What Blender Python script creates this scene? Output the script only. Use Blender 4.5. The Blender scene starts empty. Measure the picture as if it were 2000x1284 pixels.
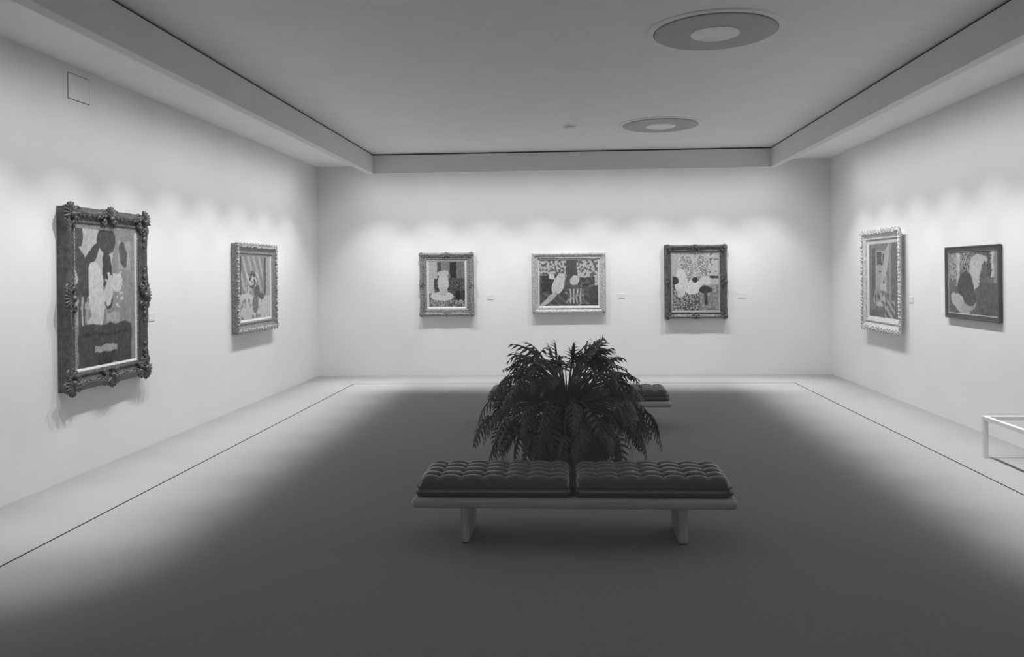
import bpy, bmesh, math, random
from mathutils import Vector, Matrix, noise

S = bpy.context.scene
COL = S.collection
PI = math.pi

# ------------------------------------------------------------------ helpers
def lin(v):
    return v / 12.92 if v <= 0.04045 else ((v + 0.055) / 1.055) ** 2.4

def obj(name, bm, mat, parent=None, smooth=False, loc=None):
    me = bpy.data.meshes.new(name)
    bm.normal_update()
    bm.to_mesh(me); bm.free()
    if smooth:
        for p in me.polygons: p.use_smooth = True
    o = bpy.data.objects.new(name, me)
    COL.objects.link(o)
    if mat: me.materials.append(mat)
    if parent: o.parent = parent
    if loc: o.location = loc
    return o

def tag(o, label, cat, group=None):
    o['label'] = label; o['category'] = cat
    if group: o['group'] = group
    return o

def thing(name, label, cat, loc=(0, 0, 0), rz=0.0, group=None):
    o = bpy.data.objects.new(name, None)
    o.empty_display_size = 0.1
    COL.objects.link(o); o.location = loc; o.rotation_euler = (0, 0, rz)
    return tag(o, label, cat, group)

def struct(name, bm, mat, smooth=False):
    o = obj(name, bm, mat, None, smooth); o['kind'] = 'structure'; return o

def box(bm, x0, x1, y0, y1, z0, z1, bevel=0.0, seg=2):
    vs = [bm.verts.new((x, y, z)) for x in (x0, x1) for y in (y0, y1) for z in (z0, z1)]
    F = [(0, 1, 3, 2), (4, 6, 7, 5), (0, 4, 5, 1), (2, 3, 7, 6), (0, 2, 6, 4), (1, 5, 7, 3)]
    fs = [bm.faces.new([vs[i] for i in f]) for f in F]
    if bevel > 0:
        es = list({e for f in fs for e in f.edges})
        bmesh.ops.bevel(bm, geom=es, offset=bevel, segments=seg, affect='EDGES', profile=0.5)
    return bm

def tube(bm, pts, radii, n=8, cap=True):
    rings = []
    up = None
    for i, p in enumerate(pts):
        a = pts[max(i - 1, 0)]; b = pts[min(i + 1, len(pts) - 1)]
        t = (b - a).normalized()
        if up is None:
            up = t.orthogonal().normalized()
        up = (up - t * up.dot(t)).normalized()
        s = t.cross(up)
        r = radii[i] if hasattr(radii, '__len__') else radii
        rings.append([bm.verts.new(p + (up * math.cos(2 * PI * k / n) + s * math.sin(2 * PI * k / n)) * r) for k in range(n)])
    for r0, r1 in zip(rings, rings[1:]):
        for k in range(n):
            bm.faces.new((r0[k], r0[(k + 1) % n], r1[(k + 1) % n], r1[k]))
    if cap:
        bm.faces.new(rings[0][::-1]); bm.faces.new(rings[-1])

def lathe(bm, prof, n=48, center=(0, 0, 0), closed=True):
    cx, cy, cz = center
    rings = []
    for r, z in prof:
        if r < 1e-5:
            rings.append([bm.verts.new((cx, cy, cz + z))])
        else:
            rings.append([bm.verts.new((cx + r * math.cos(2 * PI * k / n), cy + r * math.sin(2 * PI * k / n), cz + z)) for k in range(n)])
    for a, b in zip(rings, rings[1:]):
        for k in range(n):
            k2 = (k + 1) % n
            if len(a) == 1 and len(b) == 1: continue
            if len(a) == 1: bm.faces.new((a[0], b[k2], b[k]))
            elif len(b) == 1: bm.faces.new((a[k], a[k2], b[0]))
            else: bm.faces.new((a[k], a[k2], b[k2], b[k]))
    bmesh.ops.recalc_face_normals(bm, faces=bm.faces)

# ------------------------------------------------------------------ materials
def mat(name, v, rough=0.6, spec=0.3, scale=0, amt=0.0, bump=0.0, bscale=None, stretch=None, metallic=0.0, detail=4.0, coat=0.0):
    m = bpy.data.materials.new(name); m.use_nodes = True
    nt = m.node_tree; b = nt.nodes['Principled BSDF']
    b.inputs['Base Color'].default_value = (v, v, v, 1)
    b.inputs['Roughness'].default_value = rough
    b.inputs['Specular IOR Level'].default_value = spec
    b.inputs['Metallic'].default_value = metallic
    if coat: b.inputs['Coat Weight'].default_value = coat
    if scale or bump:
        tc = nt.nodes.new('ShaderNodeTexCoord')
        mp = nt.nodes.new('ShaderNodeMapping')
        nt.links.new(tc.outputs['Object'], mp.inputs['Vector'])
        if stretch: mp.inputs['Scale'].default_value = stretch
    if scale:
        n = nt.nodes.new('ShaderNodeTexNoise'); n.inputs['Scale'].default_value = scale
        n.inputs['Detail'].default_value = detail
        nt.links.new(mp.outputs[0], n.inputs['Vector'])
        r = nt.nodes.new('ShaderNodeMapRange')
        r.inputs['From Min'].default_value = 0.3; r.inputs['From Max'].default_value = 0.7
        r.inputs['To Min'].default_value = v * (1 - amt); r.inputs['To Max'].default_value = v * (1 + amt)
        nt.links.new(n.outputs['Fac'], r.inputs['Value'])
        cc = nt.nodes.new('ShaderNodeCombineColor')
        for k in range(3): nt.links.new(r.outputs[0], cc.inputs[k])
        nt.links.new(cc.outputs[0], b.inputs['Base Color'])
    if bump:
        n2 = nt.nodes.new('ShaderNodeTexNoise'); n2.inputs['Scale'].default_value = bscale or scale
        n2.inputs['Detail'].default_value = 6
        nt.links.new(mp.outputs[0], n2.inputs['Vector'])
        bp = nt.nodes.new('ShaderNodeBump'); bp.inputs['Strength'].default_value = bump
        bp.inputs['Distance'].default_value = 0.01
        nt.links.new(n2.outputs['Fac'], bp.inputs['Height'])
        nt.links.new(bp.outputs[0], b.inputs['Normal'])
    return m

M = {}
M['wall'] = mat('white_wall_paint', 0.78, 0.85, 0.15, 1.3, 0.02, 0.05, 90)
M['ceil'] = mat('ceiling_paint', 0.86, 0.9, 0.1, 3.0, 0.02, 0.04, 60)
M['beam'] = mat('beam_paint', 0.74, 0.85, 0.15, 2.0, 0.02)
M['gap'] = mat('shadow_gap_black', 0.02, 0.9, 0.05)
M['carpet'] = mat('wool_carpet', 0.345, 0.97, 0.03, 260, 0.22, 0.5, 320)
M['seam'] = mat('carpet_seam', 0.035, 0.95, 0.02)
M['wood'] = mat('oak_wood', 0.43, 0.5, 0.3, 7, 0.30, 0.08, 30, (0.35, 5, 5))
M['woodleg'] = mat('oak_wood_upright', 0.50, 0.5, 0.3, 7, 0.28, 0.08, 30, (5, 5, 0.35))
M['leather'] = mat('black_leather', 0.034, 0.24, 1.0, 9, 0.15, 0.03, 160)
M['piping'] = mat('black_leather_piping', 0.03, 0.45, 0.4)
M['leaf'] = mat('philodendron_leaf', 0.085, 0.45, 0.35, 6, 0.4)
M['stem'] = mat('philodendron_stem', 0.12, 0.55, 0.3, 12, 0.3)
M['soil'] = mat('potting_soil', 0.015, 0.95, 0.05, 30, 0.4, 0.8, 60)
M['pot'] = mat('glazed_pot', 0.13, 0.5, 0.35, 8, 0.12)
M['potband'] = mat('glazed_pot_band', 0.19, 0.5, 0.35, 8, 0.1)
M['vent_dark'] = mat('vent_grey', 0.47, 0.7, 0.2, 14, 0.04)
M['vent_lite'] = mat('vent_pale', 0.92, 0.7, 0.2, 8, 0.08)
M['plastic'] = mat('detector_plastic', 0.88, 0.6, 0.3)
M['whitepaint'] = mat('white_enamel', 0.72, 0.45, 0.4)
M['card'] = mat('caption_card_white', 0.74, 0.8, 0.1)
M['ink'] = mat('pale_ink', 0.5, 0.9, 0.05)
M['gilt_dark'] = mat('dark_gilding', 0.095, 0.42, 0.5, 26, 0.45, 0.25, 90, metallic=0.25)
M['gilt_mid'] = mat('worn_gilding', 0.23, 0.5, 0.4, 40, 0.4, 0.25, 110, metallic=0.15)
M['gilt_lite'] = mat('pale_gilding', 0.44, 0.55, 0.35, 45, 0.35, 0.25, 120, metallic=0.1)
M['gilt_white'] = mat('whitened_gilding', 0.56, 0.6, 0.3, 45, 0.3, 0.25, 120)
M['slip'] = mat('frame_slip', 0.62, 0.6, 0.3, 60, 0.12)
M['slip_mid'] = mat('frame_slip_gilt', 0.34, 0.5, 0.4, 60, 0.2)
M['ebony'] = mat('stained_dark_wood', 0.06, 0.45, 0.4, 9, 0.3, 0.05, 40, (5, 5, 0.5))
M['side'] = mat('frame_side_wood', 0.12, 0.6, 0.3, 20, 0.4, 0.15, 60)

def paint_material():
    m = bpy.data.materials.new('oil_paint'); m.use_nodes = True
    nt = m.node_tree; b = nt.nodes['Principled BSDF']
    a = nt.nodes.new('ShaderNodeAttribute'); a.attribute_name = 'paint'
    nt.links.new(a.outputs['Color'], b.inputs['Base Color'])
    b.inputs['Roughness'].default_value = 0.55
    b.inputs['Specular IOR Level'].default_value = 0.2
    tc = nt.nodes.new('ShaderNodeTexCoord'); n = nt.nodes.new('ShaderNodeTexNoise')
    n.inputs['Scale'].default_value = 70
    nt.links.new(tc.outputs['Object'], n.inputs['Vector'])
    bp = nt.nodes.new('ShaderNodeBump'); bp.inputs['Strength'].default_value = 0.15; bp.inputs['Distance'].default_value = 0.004
    nt.links.new(n.outputs['Fac'], bp.inputs['Height']); nt.links.new(bp.outputs[0], b.inputs['Normal'])
    return m
M['paint'] = paint_material()

# ------------------------------------------------------------------ room (metres; camera stands at x=0, y=0)
XL, XR, YB, YN, ZC = -4.0256, 4.0444, 12.3058, -3.0, 3.344
T = 0.15
struct('floor', box(bmesh.new(), XL - T, XR + T, YN - T, YB + T, -0.1, 0), M['carpet'])
struct('ceiling', box(bmesh.new(), XL - T, XR + T, YN - T, YB + T, ZC, ZC + 0.1), M['ceil'])
struct('wall_left', box(bmesh.new(), XL - T, XL, YN - T, YB + T, 0, ZC), M['wall'])
struct('wall_right', box(bmesh.new(), XR, XR + T, YN - T, YB + T, 0, ZC), M['wall'])
struct('wall_back', box(bmesh.new(), XL, XR, YB, YB + T, 0, ZC), M['wall'])
struct('wall_near', box(bmesh.new(), XL, XR, YN - T, YN, 0, ZC), M['wall'])

# hanging beam that hides the wall washers, with a dark shadow gap under the ceiling
BXL, BXR, BYB, BT, BZ, GAP = -2.800, 2.833, 11.086, 0.092, 3.067, 0.019
struct('trim_1', box(bmesh.new(), BXL - BT, BXL, YN, BYB + BT, BZ, ZC - GAP), M['beam'])
struct('trim_2', box(bmesh.new(), BXR, BXR + BT, YN, BYB + BT, BZ, ZC - GAP), M['beam'])
struct('trim_3', box(bmesh.new(), BXL, BXR, BYB, BYB + BT, BZ, ZC - GAP), M['beam'])
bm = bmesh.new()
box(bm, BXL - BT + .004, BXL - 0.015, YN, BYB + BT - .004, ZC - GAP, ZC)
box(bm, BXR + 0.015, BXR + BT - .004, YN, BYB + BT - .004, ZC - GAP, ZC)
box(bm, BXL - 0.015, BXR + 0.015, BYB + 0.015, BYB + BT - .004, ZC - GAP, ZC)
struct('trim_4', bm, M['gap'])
# carpet seam line round the room
SXL, SXR, SYB, SW = -3.191, 3.203, 11.383, 0.013
bm = bmesh.new()
box(bm, SXL - SW, SXL, YN, SYB, 0, 0.0012)
box(bm, SXR, SXR + SW, YN, SYB, 0, 0.0012)
box(bm, SXL - SW, SXR + SW, SYB, SYB + SW, 0, 0.0012)
struct('trim_5', bm, M['seam'])

# ------------------------------------------------------------------ picture frames
def sweep_frame(W, H, prof, n=28, sweep=0.0, amp=0.0, freq=30.0, d_from=0.05, seed=0, close_back=False):
    """profile (u from the outer edge inwards, d out of the wall) carried round a W x H rectangle, base centre at origin"""
    bm = bmesh.new()
    umax = max(u for u, d in prof)
    sides = [((-W / 2, 0), (1, 0), (0, 1), W), ((W / 2, 0), (0, 1), (-1, 0), H),
             ((W / 2, H), (-1, 0), (0, -1), W), ((-W / 2, H), (0, -1), (1, 0), H)]
    for (ox, oz), (tx, tz), (ix, iz), L in sides:
        k = max(4, int(n * L))
        grid = []
        for i in range(k + 1):
            s = i / k
            g = math.sin(2 * PI * s) ** 2
            row = []
            for u, d in prof:
                uu, dd = u, d
                if d > d_from:
                    uu = u + sweep * g * (1 - u / umax)
                a = uu + (L - 2 * uu) * s
                x = ox + tx * a + ix * uu; z = oz + tz * a + iz * uu
                if amp and d > d_from:
                    dd += amp * (noise.noise(Vector((x * freq + seed, z * freq, d * 5))) + .5 * noise.noise(Vector((x * freq * 2.3, z * freq * 2.3 + seed, 3))))
                    e = amp * 0.8 * noise.noise(Vector((x * freq * 1.4 - seed, z * freq * 1.4, 9)))
                    x -= ix * e * (1 - u / umax); z -= iz * e * (1 - u / umax)
                row.append(bm.verts.new((x, -dd, z)))
            grid.append(row)
        for r0, r1 in zip(grid, grid[1:]):
            for j in range(len(prof) - 1):
                bm.faces.new((r0[j], r1[j], r1[j + 1], r0[j + 1]))
    bmesh.ops.remove_doubles(bm, verts=bm.verts, dist=1e-5)
    bmesh.ops.recalc_face_normals(bm, faces=bm.faces)
    return bm

def blob(bm, c, ax, r, seg=8, rings=5):
    """ellipsoid at c, long axis ax (in the x-z picture plane), radii r = (along, across, out)"""
    ax = Vector(ax).normalized(); out = Vector((0, -1, 0)); ac = ax.cross(out)
    vs = []
    for i in range(rings + 1):
        th = PI * i / rings
        if i in (0, rings):
            vs.append([bm.verts.new(c + ax * r[0] * math.cos(th))]); continue
        vs.append([bm.verts.new(c + ax * r[0] * math.cos(th) + (ac * r[1] * math.cos(2 * PI * k / seg) + out * r[2] * math.sin(2 * PI * k / seg)) * math.sin(th)) for k in range(seg)])
    for a, b in zip(vs, vs[1:]):
        for k in range(seg):
            k2 = (k + 1) % seg
            if len(a) == 1: bm.faces.new((a[0], b[k], b[k2]))
            elif len(b) == 1: bm.faces.new((a[k2], a[k], b[0]))
            else: bm.faces.new((a[k2], a[k], b[k], b[k2]))

def scroll(bm, c, t, b, size, r, turns=1.3, hand=1):
    """a tapering C-scroll in the plane of t (along) and b (outwards)"""
    pts, rad = [], []
    N = 16
    for i in range(N):
        s = i / (N - 1)
        ang = 2 * PI * turns * s * hand
        rr = size * (1 - 0.75 * s)
        pts.append(c + t * (rr * math.cos(ang)) + b * (rr * math.sin(ang)) + Vector((0, -r * 0.8 * s, 0)))
        rad.append(r * (0.55 + 0.6 * math.sin(PI * min(1, s * 0.9 + .1))))
    tube(bm, pts, rad, 6)

def cartouche(out, along, size, seed, arms=None):
    """carved shell between two scrolls with leaf sprays; out / along are directions in the picture plane, built round the origin"""
    rnd = random.Random(seed)
    bm = bmesh.new()
    o = Vector((out[0], 0, out[1])).normalized(); a = Vector((along[0], 0, along[1])).normalized()
    for k in range(-3, 4):                                    # shell
        th = k * 0.36
        dr = o * math.cos(th) + a * math.sin(th)
        blob(bm, dr * size * 0.42 + Vector((0, -0.012, 0)), dr, (size * 0.46, size * 0.12, size * 0.17))
    blob(bm, -o * size * 0.1 + Vector((0, -0.02, 0)), a, (size * 0.26, size * 0.24, size * 0.25), 10, 6)
    for s in (0, 1):
        if arms:
            A = Vector((arms[s][0], 0, arms[s][1])); O = Vector((-arms[1 - s][0], 0, -arms[1 - s][1]))
        else:
            A = a * (1 if s else -1); O = o
        scroll(bm, A * size * 0.78 + O * size * 0.22, A, O, size * 0.34, size * 0.13, 1.25, 1)
        scroll(bm, A * size * 0.72 - O * size * 0.36, A, -O, size * 0.26, size * 0.11, 1.2, 1)
        for j in range(7):                                    # leaf spray
            q = A * size * (0.95 + 0.24 * j) + O * size * (0.10 * math.sin(j * 2.1) + 0.05)
            dr = A + O * (0.9 if j % 2 else -0.8)
            blob(bm, q + Vector((0, -0.004, 0)), dr, (size * (0.34 - .03 * j), size * 0.12, size * 0.13), 7, 5)
    for j in range(12):
        q = a * rnd.uniform(-.8, .8) * size + o * rnd.uniform(-.6, .65) * size + Vector((0, -rnd.uniform(0, .012), 0))
        blob(bm, q, (rnd.uniform(-1, 1), 0, rnd.uniform(-1, 1)), (size * 0.17, size * 0.08, size * 0.12), 6, 4)
    return bm

def leaf_run(W, H, u, d, step, size, seed, skip=0.0, jit=0.5):
    """acanthus leaves and curls in a pierced run round the frame at inset u"""
    rnd = random.Random(seed)
    out = []
    sides = [((-W / 2, 0), (1, 0), (0, 1), W), ((W / 2, 0), (0, 1), (-1, 0), H),
             ((W / 2, H), (-1, 0), (0, -1), W), ((-W / 2, H), (0, -1), (1, 0), H)]
    for (ox, oz), (tx, tz), (ix, iz), L in sides:
        bm = bmesh.new(); out.append(bm)
        k = max(3, int((L - 2 * u) / step))
        t = Vector((tx, 0, tz)); i_ = Vector((ix, 0, iz))
        tube(bm, [Vector((ox, -d + size * .1, oz)) + t * (u + (L - 2 * u) * e) + i_ * u for e in (0, .25, .5, .75, 1)], size * 0.30, 6)
        for q in range(k + 1):
            s = u + (L - 2 * u) * q / k
            c = Vector((ox, 0, oz)) + t * s + i_ * u + Vector((0, -d, 0))
            if rnd.random() < skip: continue
            sg = 1 if q % 2 else -1
            blob(bm, c - i_ * size * 0.35 * sg, t * sg + i_ * rnd.uniform(-1, 1) * jit * 2, (size * 0.75, size * 0.26, size * 0.35), 7, 5)
            blob(bm, c + i_ * size * 0.45 * sg, t + i_ * 1.2 * sg, (size * 0.55, size * 0.2, size * 0.3), 7, 5)
            if q % 2 == 0:
                blob(bm, c - i_ * size * 0.85, -i_ + t * rnd.uniform(-.8, .8), (size * 0.5, size * 0.2, size * 0.28), 7, 5)
                scroll(bm, c, t, i_, size * 0.42, size * 0.13, 1.1, sg)
    return out

def beads(W, H, u, d, step, r):
    bm = bmesh.new()
    sides = [((-W / 2, 0), (1, 0), (0, 1), W), ((W / 2, 0), (0, 1), (-1, 0), H),
             ((W / 2, H), (-1, 0), (0, -1), W), ((-W / 2, H), (0, -1), (1, 0), H)]
    for (ox, oz), (tx, tz), (ix, iz), L in sides:
        k = int((L - 2 * u) / step)
        for q in range(k):
            s = u + (L - 2 * u) * q / k
            blob(bm, Vector((ox + tx * s + ix * u, -d, oz + tz * s + iz * u)), (tx, 0, tz), (r, r, r), 5, 4)
    return bm

# ------------------------------------------------------------------ generic abstract canvases (tone patches only)
class Art:
    def __init__(self, base, seed): self.ops = [('fill', base)]; self.seed = seed
    def rect(self, x0, y0, x1, y1, v): self.ops.append(('rect', x0, y0, x1, y1, v)); return self
    def ell(self, x, y, rx, ry, v, rot=0.0): self.ops.append(('ell', x, y, rx, ry, v, rot)); return self
    def dots(self, x0, y0, x1, y1, f, v, th=0.15): self.ops.append(('dots', x0, y0, x1, y1, f, v, th)); return self
    def stripes(self, x0, y0, x1, y1, f, v, ang=0.0): self.ops.append(('str', x0, y0, x1, y1, f, v, ang)); return self
    def val(self, x, y, asp):
        sd = self.seed
        wx = x + 0.022 * noise.noise(Vector((x * 9, y * 9 * asp, sd)))
        wy = y + 0.022 * noise.noise(Vector((x * 9 + 7, y * 9 * asp, sd + 5)))
        c = 0.5
        for op in self.ops:
            k = op[0]
            if k == 'fill': c = op[1]
            elif k == 'rect':
                if op[1] <= wx <= op[3] and op[2] <= wy <= op[4]: c = op[5]
            elif k == 'ell':
                dx, dy = wx - op[1], (wy - op[2]) * asp
                cr, sr = math.cos(op[6]), math.sin(op[6])
                if ((dx * cr + dy * sr) / op[3]) ** 2 + ((-dx * sr + dy * cr) / (op[4] * asp)) ** 2 < 1: c = op[5]
            elif k == 'dots':
                if op[1] <= wx <= op[3] and op[2] <= wy <= op[4] and noise.noise(Vector((x * op[5], y * op[5] * asp, sd + 20))) > op[7]: c = op[6]
            elif k == 'str':
                if op[1] <= wx <= op[3] and op[2] <= wy <= op[4] and math.sin((wx * math.cos(op[7]) + wy * asp * math.sin(op[7])) * op[5]) > 0.2: c = op[6]
        c += 0.06 * noise.noise(Vector((x * 26, y * 26 * asp, sd + 9))) + 0.04 * noise.noise(Vector((x * 60, y * 14, sd)))
        return lin(min(max(c, .06), .95)) * 1.05

def canvas(W, H, z0, d, art, parent, res=110):
    nx = max(20, int(W * res)); ny = max(20, int(H * res))
    verts, cols, faces = [], [], []
    for j in range(ny + 1):
        for i in range(nx + 1):
            u, v = i / nx, j / ny
            verts.append((-W / 2 + W * u, -d, z0 + H * v))
            c = art.val(u, v, H / W); cols.extend((c, c, c, 1))
    for j in range(ny):
        for i in range(nx):
            a = j * (nx + 1) + i
            faces.append((a, a + 1, a + nx + 2, a + nx + 1))
    me = bpy.data.meshes.new('canvas'); me.from_pydata(verts, [], faces)
    at = me.color_attributes.new('paint', 'FLOAT_COLOR', 'POINT'); at.data.foreach_set('color', cols)
    me.materials.append(M['paint'])
    o = bpy.data.objects.new('canvas', me); COL.objects.link(o); o.parent = parent
    return o

def back_box(W, H, inset, d):
    bm = bmesh.new()
    box(bm, -W / 2 + inset, W / 2 - inset, -d, -0.0005, inset, H - inset)
    return bm

def hang(label, x, y, z, rz):
    return thing('framed_painting', label, 'painting', (x, y, z), rz)

def corners(W, H, u):
    return [(-W / 2 + u, u, -1, -1), (W / 2 - u, u, 1, -1), (W / 2 - u, H - u, 1, 1), (-W / 2 + u, H - u, -1, 1)]

def put_cartouches(t, W, H, u, d, size, m, seed, mids=True, midsize=None):
    for i, (x, z, sx, sz) in enumerate(corners(W, H, u)):
        bm = cartouche((sx, sz), (-sz, sx), size, seed + i, ((-sx, 0), (0, -sz)))
        obj('corner_ornament', bm, m, t, True, (x, -d, z))
    if mids:
        ms = midsize or size
        for i, (x, z, ox, oz) in enumerate([(0, u, 0, -1), (W / 2 - u, H / 2, 1, 0), (0, H - u, 0, 1), (-W / 2 + u, H / 2, -1, 0)]):
            bm = cartouche((ox, oz), (oz, ox), ms, seed + 10 + i)
            obj('centre_ornament', bm, m, t, True, (x, -d, z))

# -- left wall, near: large, dark, swept
W, H, m_ = 1.20, 1.49, 0.172
t = hang('large dark gilded swept frame with carved corners, tallest canvas, nearest on the left wall', XL, 6.53, 0.70, PI / 2)
obj('backing_box', back_box(W, H, 0.012, 0.026), M['side'], t)
obj('frame', sweep_frame(W, H, [(0.006, 0.0), (0.006, 0.05), (0.0, 0.058), (0.004, 0.076), (0.018, 0.090), (0.036, 0.091), (0.06, 0.076), (0.088, 0.058), (0.108, 0.052), (0.112, 0.060), (0.124, 0.063), (0.134, 0.058), (0.138, 0.048), (0.148, 0.046)],
    44, 0.028, 0.004, 34, 0.06, 1), M['gilt_dark'], t, True)
for q_ in leaf_run(W, H, 0.142, 0.052, 0.030, 0.015, 5): obj('inner_border', q_, M['gilt_mid'], t, True)
obj('liner', sweep_frame(W, H, [(0.146, 0.03), (0.146, 0.048), (0.152, 0.052), (0.172, 0.040)], 6), M['slip'], t)
put_cartouches(t, W, H, 0.062, 0.072, 0.112, M['gilt_dark'], 100)
a = Art(.50, 1.3)
a.rect(0, .42, .60, 1, .66).rect(.62, 0.1, 1, 1, .52).rect(0, .86, .12, 1, .30).ell(.10, .72, .10, .16, .28, .5).ell(.50, .92, .16, .10, .27, .2)
a.ell(.26, .80, .17, .05, .27, .8).ell(.52, .62, .09, .22, .25, .1).ell(.16, .56, .16, .10, .28).rect(.02, .30, .16, .52, .30).stripes(0.02, .30, .2, .5, 70, .62)
a.ell(.33, .52, .13, .25, .74, .12).ell(.30, .30, .10, .10, .70).ell(.55, .56, .08, .10, .70, -.4).ell(.68, .60, .08, .07, .74).dots(.46, .42, .78, .68, 22, .72, .2)
a.rect(.70, .70, .92, .93, .60).ell(.79, .82, .06, .11, .33, .2).rect(.04, 0, .93, .30, .26).rect(.10, .22, .88, .24, .20).rect(.30, .10, .66, .15, .60).rect(.36, 0, .62, .09, .20).rect(.5, .31, .72, .38, .62)
canvas(W - 2 * 0.165, H - 2 * 0.165, 0.165, 0.041, a, t, 130)

# -- left wall, far: pale pierced frame
W, H, m_ = 1.29, 1.115, 0.165
t = hang('pale gilded frame with pierced leaf carving, second and farther on the left wall', XL, 9.735, 0.906, PI / 2)
obj('backing_box', back_box(W, H, 0.02, 0.026), M['side'], t)
obj('frame', sweep_frame(W, H, [(0.012, 0.0), (0.012, 0.05), (0.006, 0.062), (0.012, 0.078), (0.03, 0.088), (0.055, 0.078), (0.085, 0.058), (0.11, 0.05), (0.118, 0.058), (0.13, 0.058), (0.136, 0.044), (0.142, 0.042)],
    40, 0.0, 0.004, 40, 0.055, 7), M['gilt_mid'], t, True)
for q_ in leaf_run(W, H, 0.036, 0.083, 0.042, 0.032, 21, 0.05): obj('carved_border', q_, M['gilt_lite'], t, True)
obj('bead_edge', beads(W, H, 0.011, 0.056, 0.02, 0.0075), M['gilt_mid'], t, True)
obj('liner', sweep_frame(W, H, [(0.140, 0.03), (0.140, 0.046), (0.165, 0.034)], 6), M['slip'], t)
a = Art(.55, 4.1)
a.rect(0, .40, .8, 1, .50).stripes(0, .45, .75, 1, 42, .62, .5).rect(.80, .3, .86, 1, .34).rect(.86, .3, 1, 1, .60).rect(0, .38, .06, 1, .30)
a.rect(0, 0, 1, .36, .70).ell(.22, .36, .2, .06, .72).ell(.40, .62, .12, .14, .32, .4).dots(.2, .42, .6, .74, 18, .72, .1).ell(.56, .44, .1, .1, .36).ell(.50, .24, .10, .14, .42).ell(.70, .36, .09, .05, .34).dots(.05, .02, .7, .34, 14, .48, .28)
canvas(W - 2 * 0.158, H - 2 * 0.158, 0.158, 0.034, a, t, 110)

# -- back wall, left: portrait format, worn gilt, ornaments at corners and centres
W, H, m_ = 0.870, 1.010, 0.150
t = hang('smaller upright worn gilt frame on the back wall, left of the wide pale one', -1.937, YB, 0.942, 0)
obj('backing_box', back_box(W, H, 0.02, 0.026), M['side'], t)
obj('frame', sweep_frame(W, H, [(0.006, 0.0), (0.006, 0.05), (0.0, 0.062), (0.01, 0.084), (0.028, 0.09), (0.055, 0.07), (0.08, 0.054), (0.092, 0.062), (0.104, 0.062), (0.110, 0.05), (0.120, 0.046)],
    60, 0.012, 0.006, 46, 0.055, 13), M['gilt_mid'], t, True)
for q_ in leaf_run(W, H, 0.062, 0.066, 0.036, 0.024, 33): obj('carved_border', q_, M['gilt_mid'], t, True)
obj('liner', sweep_frame(W, H, [(0.118, 0.03), (0.118, 0.047), (0.126, 0.05), (0.150, 0.036)], 6), M['slip'], t)
put_cartouches(t, W, H, 0.036, 0.076, 0.052, M['gilt_mid'], 200)
a = Art(.36, 8.2)
a.rect(0, .62, .24, 1, .62).rect(.24, .66, .34, 1, .28).rect(.34, .62, .58, 1, .44).rect(.58, .62, .76, 1, .15).rect(.76, .62, 1, 1, .40).rect(0, .3, .16, .62, .66)
a.dots(.15, .25, .72, .64, 40, .18, .0).rect(.62, .40, .95, .64, .34).dots(.62, .38, .95, .64, 30, .18, .05).rect(.72, .12, 1, .36, .20)
a.ell(.40, .55, .15, .22, .70).ell(.40, .74, .16, .06, .66, .1).ell(.36, .24, .32, .10, .74).ell(.40, .34, .12, .1, .66).ell(.80, .24, .07, .14, .12).dots(0, 0, 1, .16, 34, .62, .02).dots(.5, 0, 1, .1, 20, .3, .1)
canvas(W - 2 * 0.143, H - 2 * 0.143, 0.143, 0.036, a, t, 150)

# -- back wall, centre: landscape format, pale gilt, straight rails
W, H, m_ = 1.156, 0.955, 0.120
t = hang('wide pale gilt frame with straight rails, middle of the back wall above the plant', -0.012, YB, 0.974, 0)
obj('backing_box', back_box(W, H, 0.02, 0.026), M['side'], t)
obj('frame', sweep_frame(W, H, [(0.008, 0.0), (0.008, 0.05), (0.002, 0.06), (0.01, 0.078), (0.026, 0.084), (0.045, 0.074), (0.065, 0.058), (0.076, 0.054), (0.08, 0.062), (0.088, 0.060), (0.092, 0.046), (0.098, 0.044)],
    50, 0.0, 0.0035, 60, 0.055, 17), M['gilt_lite'], t, True)
for q_ in leaf_run(W, H, 0.030, 0.076, 0.030, 0.017, 41): obj('carved_border', q_, M['gilt_lite'], t, True)
obj('bead_edge', beads(W, H, 0.084, 0.060, 0.016, 0.006), M['gilt_white'], t, True)
obj('liner', sweep_frame(W, H, [(0.096, 0.03), (0.096, 0.046), (0.120, 0.035)], 6), M['slip'], t)
for i, (x, z, sx, sz) in enumerate(corners(W, H, 0.04)):
    obj('corner_ornament', cartouche((sx, sz), (-sz, sx), 0.030, 300 + i, ((-sx, 0), (0, -sz))), M['gilt_lite'], t, True, (x, -0.072, z))
a = Art(.33, 12.7)
a.rect(0, .62, .45, 1, .66).dots(0, .3, .46, 1, 30, .34, .08).rect(.46, .5, .64, .97, .30).rect(.64, .45, 1, 1, .66).dots(.64, .5, 1, 1, 26, .36, .1).rect(.04, .32, .40, .68, .22).rect(.16, .58, .26, .70, .74)
a.rect(.66, .38, .94, .62, .26).dots(.66, .40, .94, .62, 20, .38, .1).rect(0, 0, 1, .32, .27).stripes(0, 0, 1, .30, 60, .36, .9)
a.ell(.33, .48, .10, .22, .72, -.35).ell(.16, .14, .20, .05, .66, .75).ell(.6, .56, .08, .10, .70).rect(.52, .06, .74, .40, .34).stripes(.52, .06, .74, .38, 120, .68).dots(.42, .0, .8, .3, 24, .55, .3).rect(.85, 0, 1, .4, .27)
canvas(W - 2 * 0.113, H - 2 * 0.113, 0.113, 0.035, a, t, 150)

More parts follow.
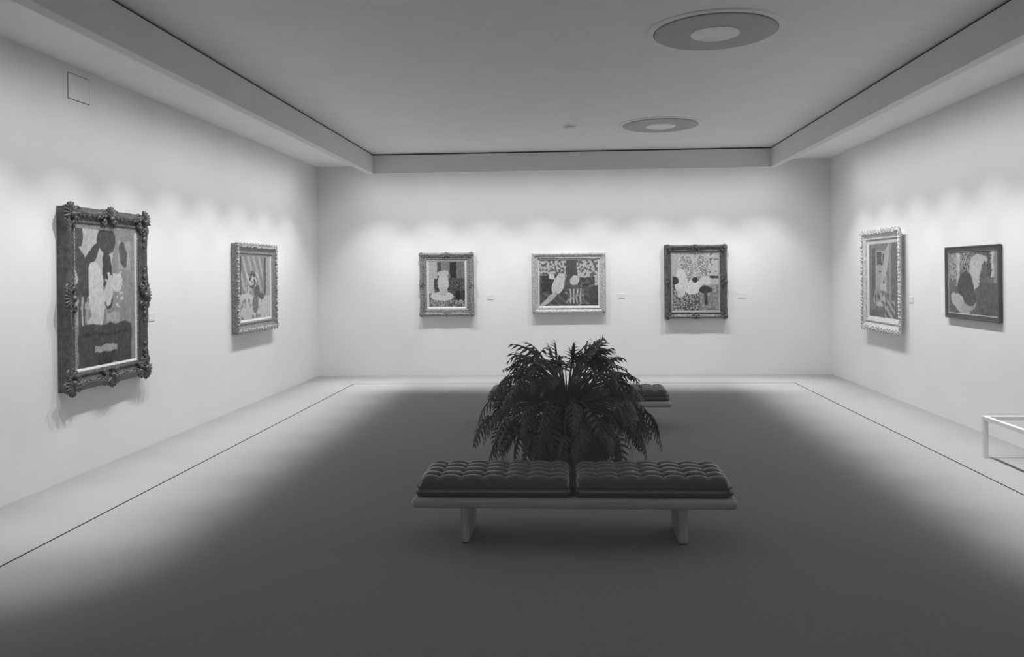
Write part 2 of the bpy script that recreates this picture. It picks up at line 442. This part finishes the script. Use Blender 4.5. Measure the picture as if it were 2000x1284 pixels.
# -- back wall, right: portrait, dark gilt with cartouches
W, H, m_ = 0.965, 1.150, 0.128
t = hang('upright dark gilded frame with carved corners, right of the wide pale one', 1.957, YB, 0.878, 0)
obj('backing_box', back_box(W, H, 0.012, 0.026), M['side'], t)
obj('frame', sweep_frame(W, H, [(0.004, 0.0), (0.004, 0.06), (0.0, 0.07), (0.004, 0.09), (0.018, 0.10), (0.036, 0.092), (0.06, 0.066), (0.078, 0.056), (0.084, 0.066), (0.096, 0.068), (0.102, 0.05), (0.110, 0.046)],
    54, 0.008, 0.004, 44, 0.06, 23), M['gilt_dark'], t, True)
for q_ in leaf_run(W, H, 0.098, 0.056, 0.026, 0.011, 45): obj('inner_border', q_, M['gilt_mid'], t, True)
obj('liner', sweep_frame(W, H, [(0.108, 0.03), (0.108, 0.048), (0.128, 0.040)], 6), M['slip_mid'], t)
put_cartouches(t, W, H, 0.044, 0.082, 0.064, M['gilt_dark'], 400)
a = Art(.60, 16.4)
a.rect(0, .5, .16, 1, .62).ell(.30, .72, .15, .24, .46).ell(.64, .72, .15, .24, .46).dots(.14, .44, .80, .98, 46, .70, .05).rect(.80, .46, 1, 1, .66).dots(.80, .55, 1, 1, 20, .40, .32).rect(.8, .56, 1, .60, .24)
a.rect(0, 0, 1, .44, .30).dots(0, 0, .56, .40, 36, .62, .12).rect(.58, 0, 1, .44, .46).dots(.58, 0, 1, .44, 18, .56, .1).ell(.19, .48, .13, .24, .74).ell(.46, .40, .18, .12, .76, .3).ell(.70, .52, .12, .08, .72)
a.ell(.72, .36, .15, .06, .22).ell(.04, .52, .10, .07, .22).ell(.50, .53, .06, .05, .22).rect(.69, .1, .75, .34, .24).stripes(0, .05, .14, .34, 40, .5, .6)
canvas(W - 2 * 0.122, H - 2 * 0.122, 0.122, 0.040, a, t, 150)

# -- right wall, far: pale pierced frame
W, H, m_ = 1.27, 1.31, 0.165
t = hang('pale whitened frame with pierced leaf carving, farther of two on the right wall', XR, 10.23, 0.818, -PI / 2)
obj('backing_box', back_box(W, H, 0.1, 0.026), M['side'], t)
obj('frame', sweep_frame(W, H, [(0.09, 0.0), (0.075, 0.03), (0.02, 0.062), (0.01, 0.072), (0.012, 0.082), (0.03, 0.090), (0.055, 0.076), (0.085, 0.056), (0.105, 0.05), (0.112, 0.058), (0.124, 0.058), (0.13, 0.046), (0.136, 0.042)],
    40, 0.0, 0.004, 40, 0.055, 29), M['gilt_white'], t, True)
for q_ in leaf_run(W, H, 0.034, 0.085, 0.044, 0.034, 51, 0.05): obj('carved_border', q_, M['gilt_white'], t, True)
for q_ in leaf_run(W, H, 0.118, 0.058, 0.022, 0.010, 53): obj('inner_border', q_, M['gilt_lite'], t, True)
obj('liner', sweep_frame(W, H, [(0.134, 0.03), (0.134, 0.046), (0.180, 0.034)], 6), M['slip'], t)
a = Art(.46, 20.3)
a.rect(0, 0, .12, 1, .44).rect(.12, .3, .24, .95, .36).rect(.24, .35, .62, .90, .58).rect(.28, .70, .46, .88, .34).rect(.50, .40, .54, .86, .30).rect(.36, .60, .62, .62, .30).rect(.36, .72, .62, .74, .30).ell(.60, .74, .07, .34, .62, -.5)
a.rect(.70, .2, .78, 1, .52).rect(.78, 0, 1, 1, .40).ell(.36, .24, .22, .09, .66).ell(.30, .3, .12, .09, .54).dots(.2, .1, .7, .34, 16, .36, .2).rect(0, 0, 1, .10, .40).stripes(.55, .0, .9, .24, 60, .6, 1.0).rect(.4, .36, .62, .46, .66)
canvas(W - 2 * 0.172, H - 2 * 0.172, 0.172, 0.034, a, t, 110)

# -- right wall, near: plain dark frame
W, H = 1.055, 0.744
t = hang('plain narrow dark wooden frame, nearest on the right wall', XR, 8.045, 1.098, -PI / 2)
obj('backing_box', back_box(W, H, 0.020, 0.012), M['ebony'], t)
obj('frame', sweep_frame(W, H, [(0.010, 0.0), (0.0, 0.016), (0.0, 0.036), (0.004, 0.04), (0.012, 0.04), (0.018, 0.034), (0.046, 0.030), (0.05, 0.024)], 6), M['ebony'], t)
obj('liner', sweep_frame(W, H, [(0.048, 0.012), (0.048, 0.026), (0.054, 0.026), (0.058, 0.018)], 6), M['slip_mid'], t)
a = Art(.40, 24.9)
a.rect(0, .55, .25, 1, .60).dots(0, .5, .22, 1, 36, .44, .05).rect(.17, .45, .24, 1, .66).rect(.24, .5, .48, 1, .56).dots(.24, .4, .5, 1, 40, .32, .02).rect(.55, .62, .86, 1, .34).rect(.86, .6, .93, 1, .68).rect(.92, .5, 1, 1, .5).dots(.8, .6, .88, 1, 40, .25, 0)
a.rect(0, 0, 1, .44, .38).ell(.56, .66, .13, .26, .68, -.2).ell(.64, .86, .16, .08, .66).ell(.36, .44, .17, .24, .30, .4).ell(.72, .6, .06, .25, .36, -.3).ell(.25, .16, .22, .13, .66, -.4).ell(.42, .14, .16, .10, .60, .3).ell(.44, .26, .14, .12, .32).rect(.62, 0, 1, .5, .35)
canvas(W - 2 * 0.052, H - 2 * 0.052, 0.052, 0.018, a, t, 110)

# ------------------------------------------------------------------ caption cards
def card(label, x, y, z, rz):
    t = tag(obj('caption_card', box(bmesh.new(), -0.055, 0.055, -0.006, 0.002, 0, 0.075, 0.001, 1), M['card'], None, False, (x, y, z)), label, 'label')
    t.rotation_euler = (0, 0, rz)
    return t
card('small white caption card beside the large swept frame on the left wall', XL, 7.32, 1.19, PI / 2)
card('small white caption card between the upright worn frame and the wide pale frame', -1.255, YB, 1.203, 0)
card('small white caption card between the wide pale frame and the dark carved frame', 0.812, YB, 1.201, 0)
card('small white caption card right of the dark carved frame on the back wall', 2.675, YB, 1.193, 0)
card('small white caption card on the right wall between its two paintings', XR, 9.485, 1.215, -PI / 2)

# ------------------------------------------------------------------ access panel high on the left wall
t = thing('access_panel', 'flush square white access panel high on the left wall', 'panel', (XL, 6.232, 3.066), PI / 2)
obj('frame', box(bmesh.new(), -0.141, 0.141, -0.002, 0, 0, 0.213), M['gap'], t)
obj('cover', box(bmesh.new(), -0.136, 0.136, -0.0035, 0, 0.005, 0.208), M['wall'], t)

# ------------------------------------------------------------------ ceiling diffusers and smoke detector
def diffuser(label, x, y):
    t = thing('ceiling_diffuser', label, 'vent', (x, y, ZC), 0)
    bm = bmesh.new(); lathe(bm, [(0.485, 0.0), (0.485, -0.006), (0.478, -0.010), (0.44, -0.012), (0.432, -0.004), (0.432, 0.0)], 72)
    obj('flange', bm, M['ceil'], t)
    bm = bmesh.new(); lathe(bm, [(0.0, -0.014), (0.0, -0.020), (0.40, -0.022), (0.426, -0.020), (0.431, -0.016), (0.428, -0.0105), (0.0, -0.0105)], 72)
    obj('plate', bm, M['vent_dark'], t)
    bm = bmesh.new(); lathe(bm, [(0.0, -0.030), (0.165, -0.029), (0.174, -0.026), (0.174, -0.021), (0.0, -0.021)], 56)
    obj('hub', bm, M['vent_lite'], t)
    return t
diffuser('round ceiling diffuser with dark ring and pale hub, larger and nearer one at top edge', 1.063, 5.68)
diffuser('round ceiling diffuser with dark ring and pale hub, farther one beside smoke detector', 1.085, 9.24)
t = thing('smoke_detector', 'small white round smoke detector on the ceiling left of the farther diffuser', 'smoke detector', (0.02, 9.20, ZC))
bm = bmesh.new(); lathe(bm, [(0, 0), (0.078, 0), (0.078, -0.012), (0.070, -0.018), (0, -0.018)], 40); obj('base', bm, M['plastic'], t, False)
bm = bmesh.new(); lathe(bm, [(0, -0.018), (0.060, -0.018), (0.060, -0.023), (0, -0.023)], 40); obj('vent_ring', bm, M['gap'], t, False)
bm = bmesh.new(); lathe(bm, [(0, -0.023), (0.066, -0.023), (0.064, -0.036), (0.050, -0.046), (0.024, -0.050), (0, -0.050)], 40); obj('cap', bm, M['plastic'], t, False)

# ------------------------------------------------------------------ benches
def cushion_mesh(L, D, nx, ny):
    """tufted top (nx x ny cells), rolled edges and a boxed band; base centre at origin"""
    bm = bmesh.new()
    sx, sy = 12, 9
    NX, NY = nx * sx, ny * sy
    zp, crown = 0.058, 0.057
    R = 0.075
    def sup(t, c):   # push grid lines toward a rounded rectangle
        return t
    def pt(i, j):
        u, v = i / NX, j / NY
        x, y = (u - .5) * L, (v - .5) * D
        # rounded plan corners
        rc = 0.045
        ex, ey = abs(x) - (L / 2 - rc), abs(y) - (D / 2 - rc)
        if ex > 0 and ey > 0:
            m = max(ex, ey); h = math.hypot(ex, ey)
            if h > 0:
                k = m / h
                x = math.copysign(L / 2 - rc + ex * k, x); y = math.copysign(D / 2 - rc + ey * k, y)
        dx, dy = L / 2 - abs((u - .5) * L), D / 2 - abs((v - .5) * D)
        def roll(d):
            q = min(1, d / R); return math.sqrt(max(0, 1 - (1 - q) ** 2))
        e = roll(dx) * roll(dy)
        a, b = u * nx, v * ny
        sa = 1 if (a < .5 or a > nx - .5) else abs(math.sin(PI * a))
        sb = 1 if (b < .5 or b > ny - .5) else abs(math.sin(PI * b))
        tuft = -0.010 * (1 - sa ** .42) * (0.12 + .88 * roll(dy) ** 2) - 0.014 * (1 - sb ** .42) * (.12 + .88 * roll(dx) ** 2) - 0.020 * ((1 - sa ** .5) * (1 - sb ** .5)) ** 0.8 * roll(dx) * roll(dy)
        big = 0.006 * (1 - (2 * u - 1) ** 2) * (1 - (2 * v - 1) ** 2)
        z = zp + crown * e + (tuft + 0.004 * sa * sb) * min(1, e * 1.1) + big
        z += 0.0025 * noise.noise(Vector((x * 9, y * 9, L)))
        return bm.verts.new((x, y, z))
    g = [[pt(i, j) for j in range(NY + 1)] for i in range(NX + 1)]
    for i in range(NX):
        for j in range(NY):
            bm.faces.new((g[i][j], g[i + 1][j], g[i + 1][j + 1], g[i][j + 1]))
    rim = [g[i][0] for i in range(NX + 1)] + [g[NX][j] for j in range(1, NY + 1)] + [g[i][NY] for i in range(NX - 1, -1, -1)] + [g[0][j] for j in range(NY - 1, 0, -1)]
    prev = rim
    for zz, off in ((0.050, 0.004), (0.036, 0.010), (0.02, 0.010), (0.006, 0.003), (0.0, -0.012)):
        ring = []
        for vtx in rim:
            c = vtx.co
            nx_ = Vector((c.x / (L / 2), c.y / (D / 2), 0))
            n = Vector((math.copysign(abs(nx_.x) ** 12, nx_.x), math.copysign(abs(nx_.y) ** 12, nx_.y), 0)).normalized()
            ring.append(bm.verts.new((c.x + n.x * off, c.y + n.y * off, zz)))
        for k in range(len(rim)):
            k2 = (k + 1) % len(rim)
            bm.faces.new((prev[k2], prev[k], ring[k], ring[k2]))
        prev = ring
    bm.faces.new(prev)
    bmesh.ops.recalc_face_normals(bm, faces=bm.faces)
    return bm

def piping_mesh(L, D, z, r):
    bm = bmesh.new(); rc = 0.045; pts = []
    for cx, cy, a0 in ((L / 2 - rc, D / 2 - rc, 0), (-L / 2 + rc, D / 2 - rc, PI / 2), (-L / 2 + rc, -D / 2 + rc, PI), (L / 2 - rc, -D / 2 + rc, 1.5 * PI)):
        for k in range(7):
            a_ = a0 + PI / 2 * k / 6
            pts.append(Vector((cx + rc * math.cos(a_), cy + rc * math.sin(a_), z)))
    rings = []
    N = len(pts)
    for i, p in enumerate(pts):
        tg = (pts[(i + 1) % N] - pts[i - 1]).normalized(); n = Vector((tg.y, -tg.x, 0))
        rings.append([bm.verts.new(p + n * math.cos(2 * PI * k / 6) * r + Vector((0, 0, math.sin(2 * PI * k / 6) * r))) for k in range(6)])
    for i in range(N):
        a_, b_ = rings[i], rings[(i + 1) % N]
        for k in range(6): bm.faces.new((a_[k], a_[(k + 1) % 6], b_[(k + 1) % 6], b_[k]))
    bmesh.ops.recalc_face_normals(bm, faces=bm.faces)
    return bm

BL, BD = 1.895, 0.56
def make_bench(label, x, y):
    t = thing('bench', label, 'bench', (x, y, 0), 0, None)
    obj('slab', box(bmesh.new(), -BL / 2, BL / 2, -BD / 2, BD / 2, 0.240, 0.296, 0.022, 5), M['wood'], t, True)
    for s in (-1, 1):
        x1 = s * (BL / 2 - 0.272); x0 = x1 - s * 0.058
        l = obj('leg', box(bmesh.new(), min(x0, x1), max(x0, x1), -0.175, 0.175, 0.006, 0.242, 0.014, 3), M['woodleg'], t, True)
        obj('glide', box(bmesh.new(), min(x0, x1) + .008, max(x0, x1) - .008, -0.165, 0.165, 0.0, 0.008), M['gap'], l)
    CL = 0.934; CD = 0.475
    for s in (-1, 1):
        c = obj('cushion', cushion_mesh(CL - 0.016, CD, 7, 5), M['leather'], t, True, (s * CL / 2, 0, 0.296))
        obj('piping', piping_mesh(CL - 0.012, CD + 0.004, 0.057, 0.0045), M['piping'], c, True)
    return t
b1 = make_bench('oak bench with two black tufted leather cushions, whole in the foreground', 0.008, 4.81)
def copy_tree(o, parent=None):
    c = o.copy(); COL.objects.link(c); c.parent = parent
    for ch in list(o.children): copy_tree(ch, c)
    return c
b2 = copy_tree(b1)
b2.location = (0.076, 8.23, 0)
b2['label'] = 'oak bench with black tufted leather cushions, mostly hidden behind the potted plant'

# ------------------------------------------------------------------ plant in a bowl-shaped pot
PX, PY = -0.03, 6.28
t = thing('potted_plant', 'large dark lacy-leaved plant in a round banded pot between the two benches', 'plant', (PX, PY, 0))
bm = bmesh.new()
lathe(bm, [(0, 0.0), (0.235, 0.0), (0.25, 0.01), (0.295, 0.10), (0.322, 0.175), (0.335, 0.185), (0.335, 0.235), (0.352, 0.245), (0.372, 0.29), (0.378, 0.34), (0.374, 0.365), (0.356, 0.368), (0.345, 0.345), (0.340, 0.30), (0, 0.30)], 64)
pot = obj('pot', bm, M['pot'], t, True)
bm = bmesh.new()
lathe(bm, [(0.334, 0.196), (0.350, 0.198), (0.358, 0.207), (0.360, 0.222), (0.356, 0.236), (0.346, 0.243), (0.334, 0.243)], 64)
obj('band', bm, M['potband'], pot, True)
bm = bmesh.new(); lathe(bm, [(0, 0.335), (0.2, 0.33), (0.343, 0.315), (0.343, 0.301), (0, 0.301)], 40)
obj('soil', bm, M['soil'], t, True)

rnd = random.Random(11)
lbm, sbm = bmesh.new(), bmesh.new()

def leaf(bm, p, fwd, nrm, L, droop, curl, rn):
    """deeply lobed blade: midrib from p along fwd bending down, lobes on both sides"""
    side = fwd.cross(nrm).normalized()
    NS = 14
    rib, tans, ups = [], [], []
    q = p.copy(); d = fwd.copy()
    for i in range(NS + 1):
        rib.append(q.copy()); tans.append(d.copy()); u = side.cross(d).normalized(); ups.append(u)
        q = q + d * (L / NS)
        d = (d + Vector((0, 0, -1)) * droop / NS * (1.0 - 0.3 * abs(d.z))).normalized()
    def at(s):
        x = s * NS; i = min(int(x), NS - 1); f = x - i
        return rib[i].lerp(rib[i + 1], f), tans[i].lerp(tans[i + 1], f).normalized(), ups[i]
    # web along the midrib
    rows = []
    for i in range(NS + 1):
        s = i / NS
        w = L * 0.068 * (math.sin(PI * min(1, s * .86 + .16)) ** .7) + 0.001
        rows.append((bm.verts.new(rib[i] - side * w + ups[i] * w * .15), bm.verts.new(rib[i] - ups[i] * 0.002), bm.verts.new(rib[i] + side * w + ups[i] * w * .15)))
    for a_, b_ in zip(rows, rows[1:]):
        bm.faces.new((a_[0], a_[1], b_[1], b_[0])); bm.faces.new((a_[1], a_[2], b_[2], b_[1]))
    # lobes
    NL = 7
    for sg in (-1, 1):
        for k in range(NL):
            s = 0.02 + 0.93 * k / (NL - 1)
            c, tg, up = at(min(s, .99))
            ln = L * 0.46 * (1 - 0.62 * s ** 1.6) * (0.78 if k == 0 else 1) * rn.uniform(.88, 1.1)
            ang = math.radians(108 - 66 * s ** .8) + rn.uniform(-.08, .08)
            wd = L * 0.032 * (1.15 - .4 * s)
            d0 = side * sg * math.sin(ang) + tg * math.cos(ang)
            prev = None; q = c.copy(); dd = d0.copy()
            NQ = 5
            for j in range(NQ + 1):
                f = j / NQ
                w = wd * (0.75 + .55 * math.sin(PI * min(f * 1.15, 1)) ) * (1 - f ** 3) + .0004
                wv = up.cross(dd).normalized()
                v = (bm.verts.new(q - wv * w + up * .001), bm.verts.new(q + wv * w + up * .001))
                if prev: bm.faces.new((prev[0], prev[1], v[1], v[0]))
                prev = v
                dd = (dd + tg * 0.20 - up * curl * 0.22 + Vector((0, 0, -0.07))).normalized()
                q = q + dd * (ln / NQ)

def bez(p0, p1, p2, p3, n=10):
    out = []
    for i in range(n + 1):
        s = i / n; r = 1 - s
        out.append(p0 * r ** 3 + p1 * 3 * r * r * s + p2 * 3 * r * s * s + p3 * s ** 3)
    return out

def petiole(az, reach, ztip, L, droop, curl=1.0, base_r=0.05, lift=0.1):
    h = Vector((math.cos(az), math.sin(az), 0))
    b0 = h * rnd.uniform(0.0, base_r) + Vector((0, 0, 0.33 + rnd.uniform(0, .14)))
    tip = h * reach + Vector((0, 0, ztip))
    p1 = b0 + Vector((0, 0, (max(ztip, .5) - b0.z) * 0.55 + 0.12)) + h * reach * 0.15
    p2 = tip - h * reach * 0.30 + Vector((0, 0, lift + .05 * rnd.random()))
    pts = bez(b0, p1, p2, tip, 10)
    tube(sbm, pts, [0.0085 - 0.0045 * i / 10 for i in range(11)], 6)
    tg = (pts[-1] - pts[-2]).normalized()
    side = Vector((-h.y, h.x, 0))
    nrm = side.cross(tg).normalized()
    if nrm.dot(Vector((0, 0, 1)) + h * 0.6) < 0: nrm = -nrm
    roll = rnd.uniform(-.9, .9)
    nrm = (nrm * math.cos(roll) + side * math.sin(roll)).normalized()
    tw = Matrix.Rotation(rnd.uniform(-.55, .55), 3, 'Z')
    leaf(lbm, tip, tw @ tg, tw @ nrm, L, droop, curl, rnd)

GA = PI * (3 - math.sqrt(5))
N = 205
for i in range(N):
    f = (i + .5) / N
    th = math.radians(10 + 98 * f ** 0.80)                # from crown to hanging skirt
    az = i * GA + rnd.uniform(-.25, .25)
    L = rnd.uniform(0.18, 0.27)
    reach = 0.05 + 0.47 * math.sin(min(th, PI / 2)) ** 0.9 * rnd.uniform(.80, 1.06)
    ztip = 0.42 + 0.515 * max(0, math.cos(th)) ** .75 * rnd.uniform(.86, 1.05) - 0.1 * max(0, -math.cos(th)) + rnd.uniform(-.05, .04)
    ztip = max(ztip, 0.30 if reach > .40 else .44)
    droop = 0.8 + 1.8 * f + rnd.uniform(-.45, .45)
    if math.cos(az + PI / 2) > .6 and .64 < ztip < .80: continue      # the crown stays open on this side
    petiole(az, reach, ztip, L, droop, rnd.uniform(.4, 1.2), .05, -0.12 + 0.24 * f)
# stray leaves that stand clear of the mass in the photograph
for az, reach, zt, L, dr in ((0.05, .50, .80, .20, 1.3), (-0.15, .56, .58, .24, 1.8), (-0.3, .52, .40, .26, 2.4), (3.2, .58, .62, .25, 1.8), (3.35, .62, .48, .26, 2.0), (3.6, .56, .36, .26, 2.6), (3.0, .40, .86, .26, 1.6), (2.7, .22, .98, .24, 1.4), (0.6, .24, .99, .22, 1.2), (4.4, .3, .52, .28, 2.4), (5.1, .34, .50, .28, 2.6), (5.5, .40, .40, .28, 2.6), (5.3, .42, .33, .27, 2.7), (4.9, .42, .36, .26, 2.7), (5.15, .44, .40, .27, 2.5), (5.3, .36, .44, .26, 2.4), (5.45, .47, .36, .26, 2.7), (5.0, .38, .48, .26, 2.3), (5.6, .50, .44, .26, 2.6), (4.45, .40, .36, .24, 2.6), (4.1, .46, .40, .25, 2.6), (3.8, .54, .46, .25, 2.4), (5.9, .56, .46, .24, 2.5), (6.05, .62, .52, .22, 2.2), (6.1, .66, .40, .20, 2.6)):
    petiole(az, reach, zt, L, dr, .9)
for k in range(7):                                         # short trunks in the crown
    a_ = k * 2 * PI / 7; h = Vector((math.cos(a_), math.sin(a_), 0))
    tube(sbm, [h * .05 + Vector((0, 0, .31)), h * .06 + Vector((0, 0, .45)), h * .08 + Vector((0, 0, .62))], [.020, .016, .009], 8)
obj('foliage', lbm, M['leaf'], t, True)
obj('stems', sbm, M['stem'], t, True)

# ------------------------------------------------------------------ low white open frame by the right wall
t = thing('low_table', 'low white square-tube open frame table standing against the right wall', 'table', (3.75, 6.41, 0))
w, x0, x1, y0, y1, h = 0.034, -0.24, 0.27, -0.46, 0.46, 0.356
for xx in (x0, x1 - w):
    for yy in (y0, y1 - w):
        obj('leg', box(bmesh.new(), xx, xx + w, yy, yy + w, 0, h - w, 0.002, 1), M['whitepaint'], t)
for a_ in ((x0, x0 + w, y0, y1), (x1 - w, x1, y0, y1), (x0 + w, x1 - w, y0, y0 + w), (x0 + w, x1 - w, y1 - w, y1)):
    obj('rail', box(bmesh.new(), *a_, h - w, h, 0.002, 1), M['whitepaint'], t)

# ------------------------------------------------------------------ lights: wall washers in the cove behind the beam, plus added fill at the near wall
def spot(x, y, z, tx, ty, tz, power, size=74, blend=0.75, r=0.02):
    l = bpy.data.lights.new('wash_and_fill_lamp', 'SPOT'); l.energy = power
    l.spot_size = math.radians(size); l.spot_blend = blend; l.shadow_soft_size = r
    o = bpy.data.objects.new('wash_and_fill_lamp', l); COL.objects.link(o)
    o.location = (x, y, z)
    o.rotation_euler = (Vector((tx, ty, tz)) - Vector((x, y, z))).to_track_quat('-Z', 'Y').to_euler()
OFF, LZ, LP = 0.98, 3.20, 21.3
def washer(x, y, dx, dy, f=1.0):
    """the lamps of one wall-washer or added fill position: (tilt from straight down towards the wall, half cone, weight)"""
    for tilt, half, wgt in ((18, 38, 3.9), (36, 64, 0.74), (2.5, 19.5, 7.2)):
        k = math.tan(math.radians(tilt))
        spot(x, y, LZ, x + dx * k, y + dy * k, LZ - 1.0, LP * wgt * f, half * 2, 1.0)
ys = [4.4 + 0.82 * k for k in range(9)]
for y in ys:
    washer(XL + OFF, y, -1, 0)
    washer(XR - OFF, y, 1, 0)
for k in range(8):
    washer(-2.97 + 5.94 * k / 7, YB - OFF, 0, 1)
for k in range(3):  # added fill: unseen lamps on the near wall, bouncing light towards the benches
    washer(-2.2 + 2.2 * k, YN + OFF, 0, -1, 1.4)

# ------------------------------------------------------------------ world, camera, tone
wd = bpy.data.worlds.new('World'); S.world = wd; wd.use_nodes = True
wd.node_tree.nodes['Background'].inputs[0].default_value = (.02, .02, .02, 1)

cam = bpy.data.cameras.new('camera'); co = bpy.data.objects.new('camera', cam); COL.objects.link(co)
F, CX, CY, YAW, PITCH, ROLL = 1524.99, 1030.2, 534.48, 0.0536, -0.0007, 0.0102
cam.sensor_fit = 'HORIZONTAL'; cam.sensor_width = 36.0
cam.lens = F / 2000 * 36.0
cam.shift_x = (1000 - CX) / 2000; cam.shift_y = (CY - 642) / 2000
cam.clip_end = 100
Rm = Matrix.Rotation(YAW, 3, 'Z') @ Matrix.Rotation(PITCH, 3, 'X') @ Matrix.Rotation(ROLL, 3, 'Y')
co.matrix_world = (Rm @ Matrix.Rotation(PI / 2, 3, 'X')).to_4x4()
co.location = (0, 0, 1.6159)
S.camera = co
S.view_settings.view_transform = 'Standard'
S.view_settings.look = 'None'
S.view_settings.exposure = 0.0
S.view_settings.use_curve_mapping = True            # print fog: the photograph has no true black
cm = S.view_settings.curve_mapping
for p_ in cm.curves[3].points:
    if p_.location[0] < 0.5: p_.location = (0.0, 0.010)
cm.update()
S.cycles.adaptive_threshold = 0.015
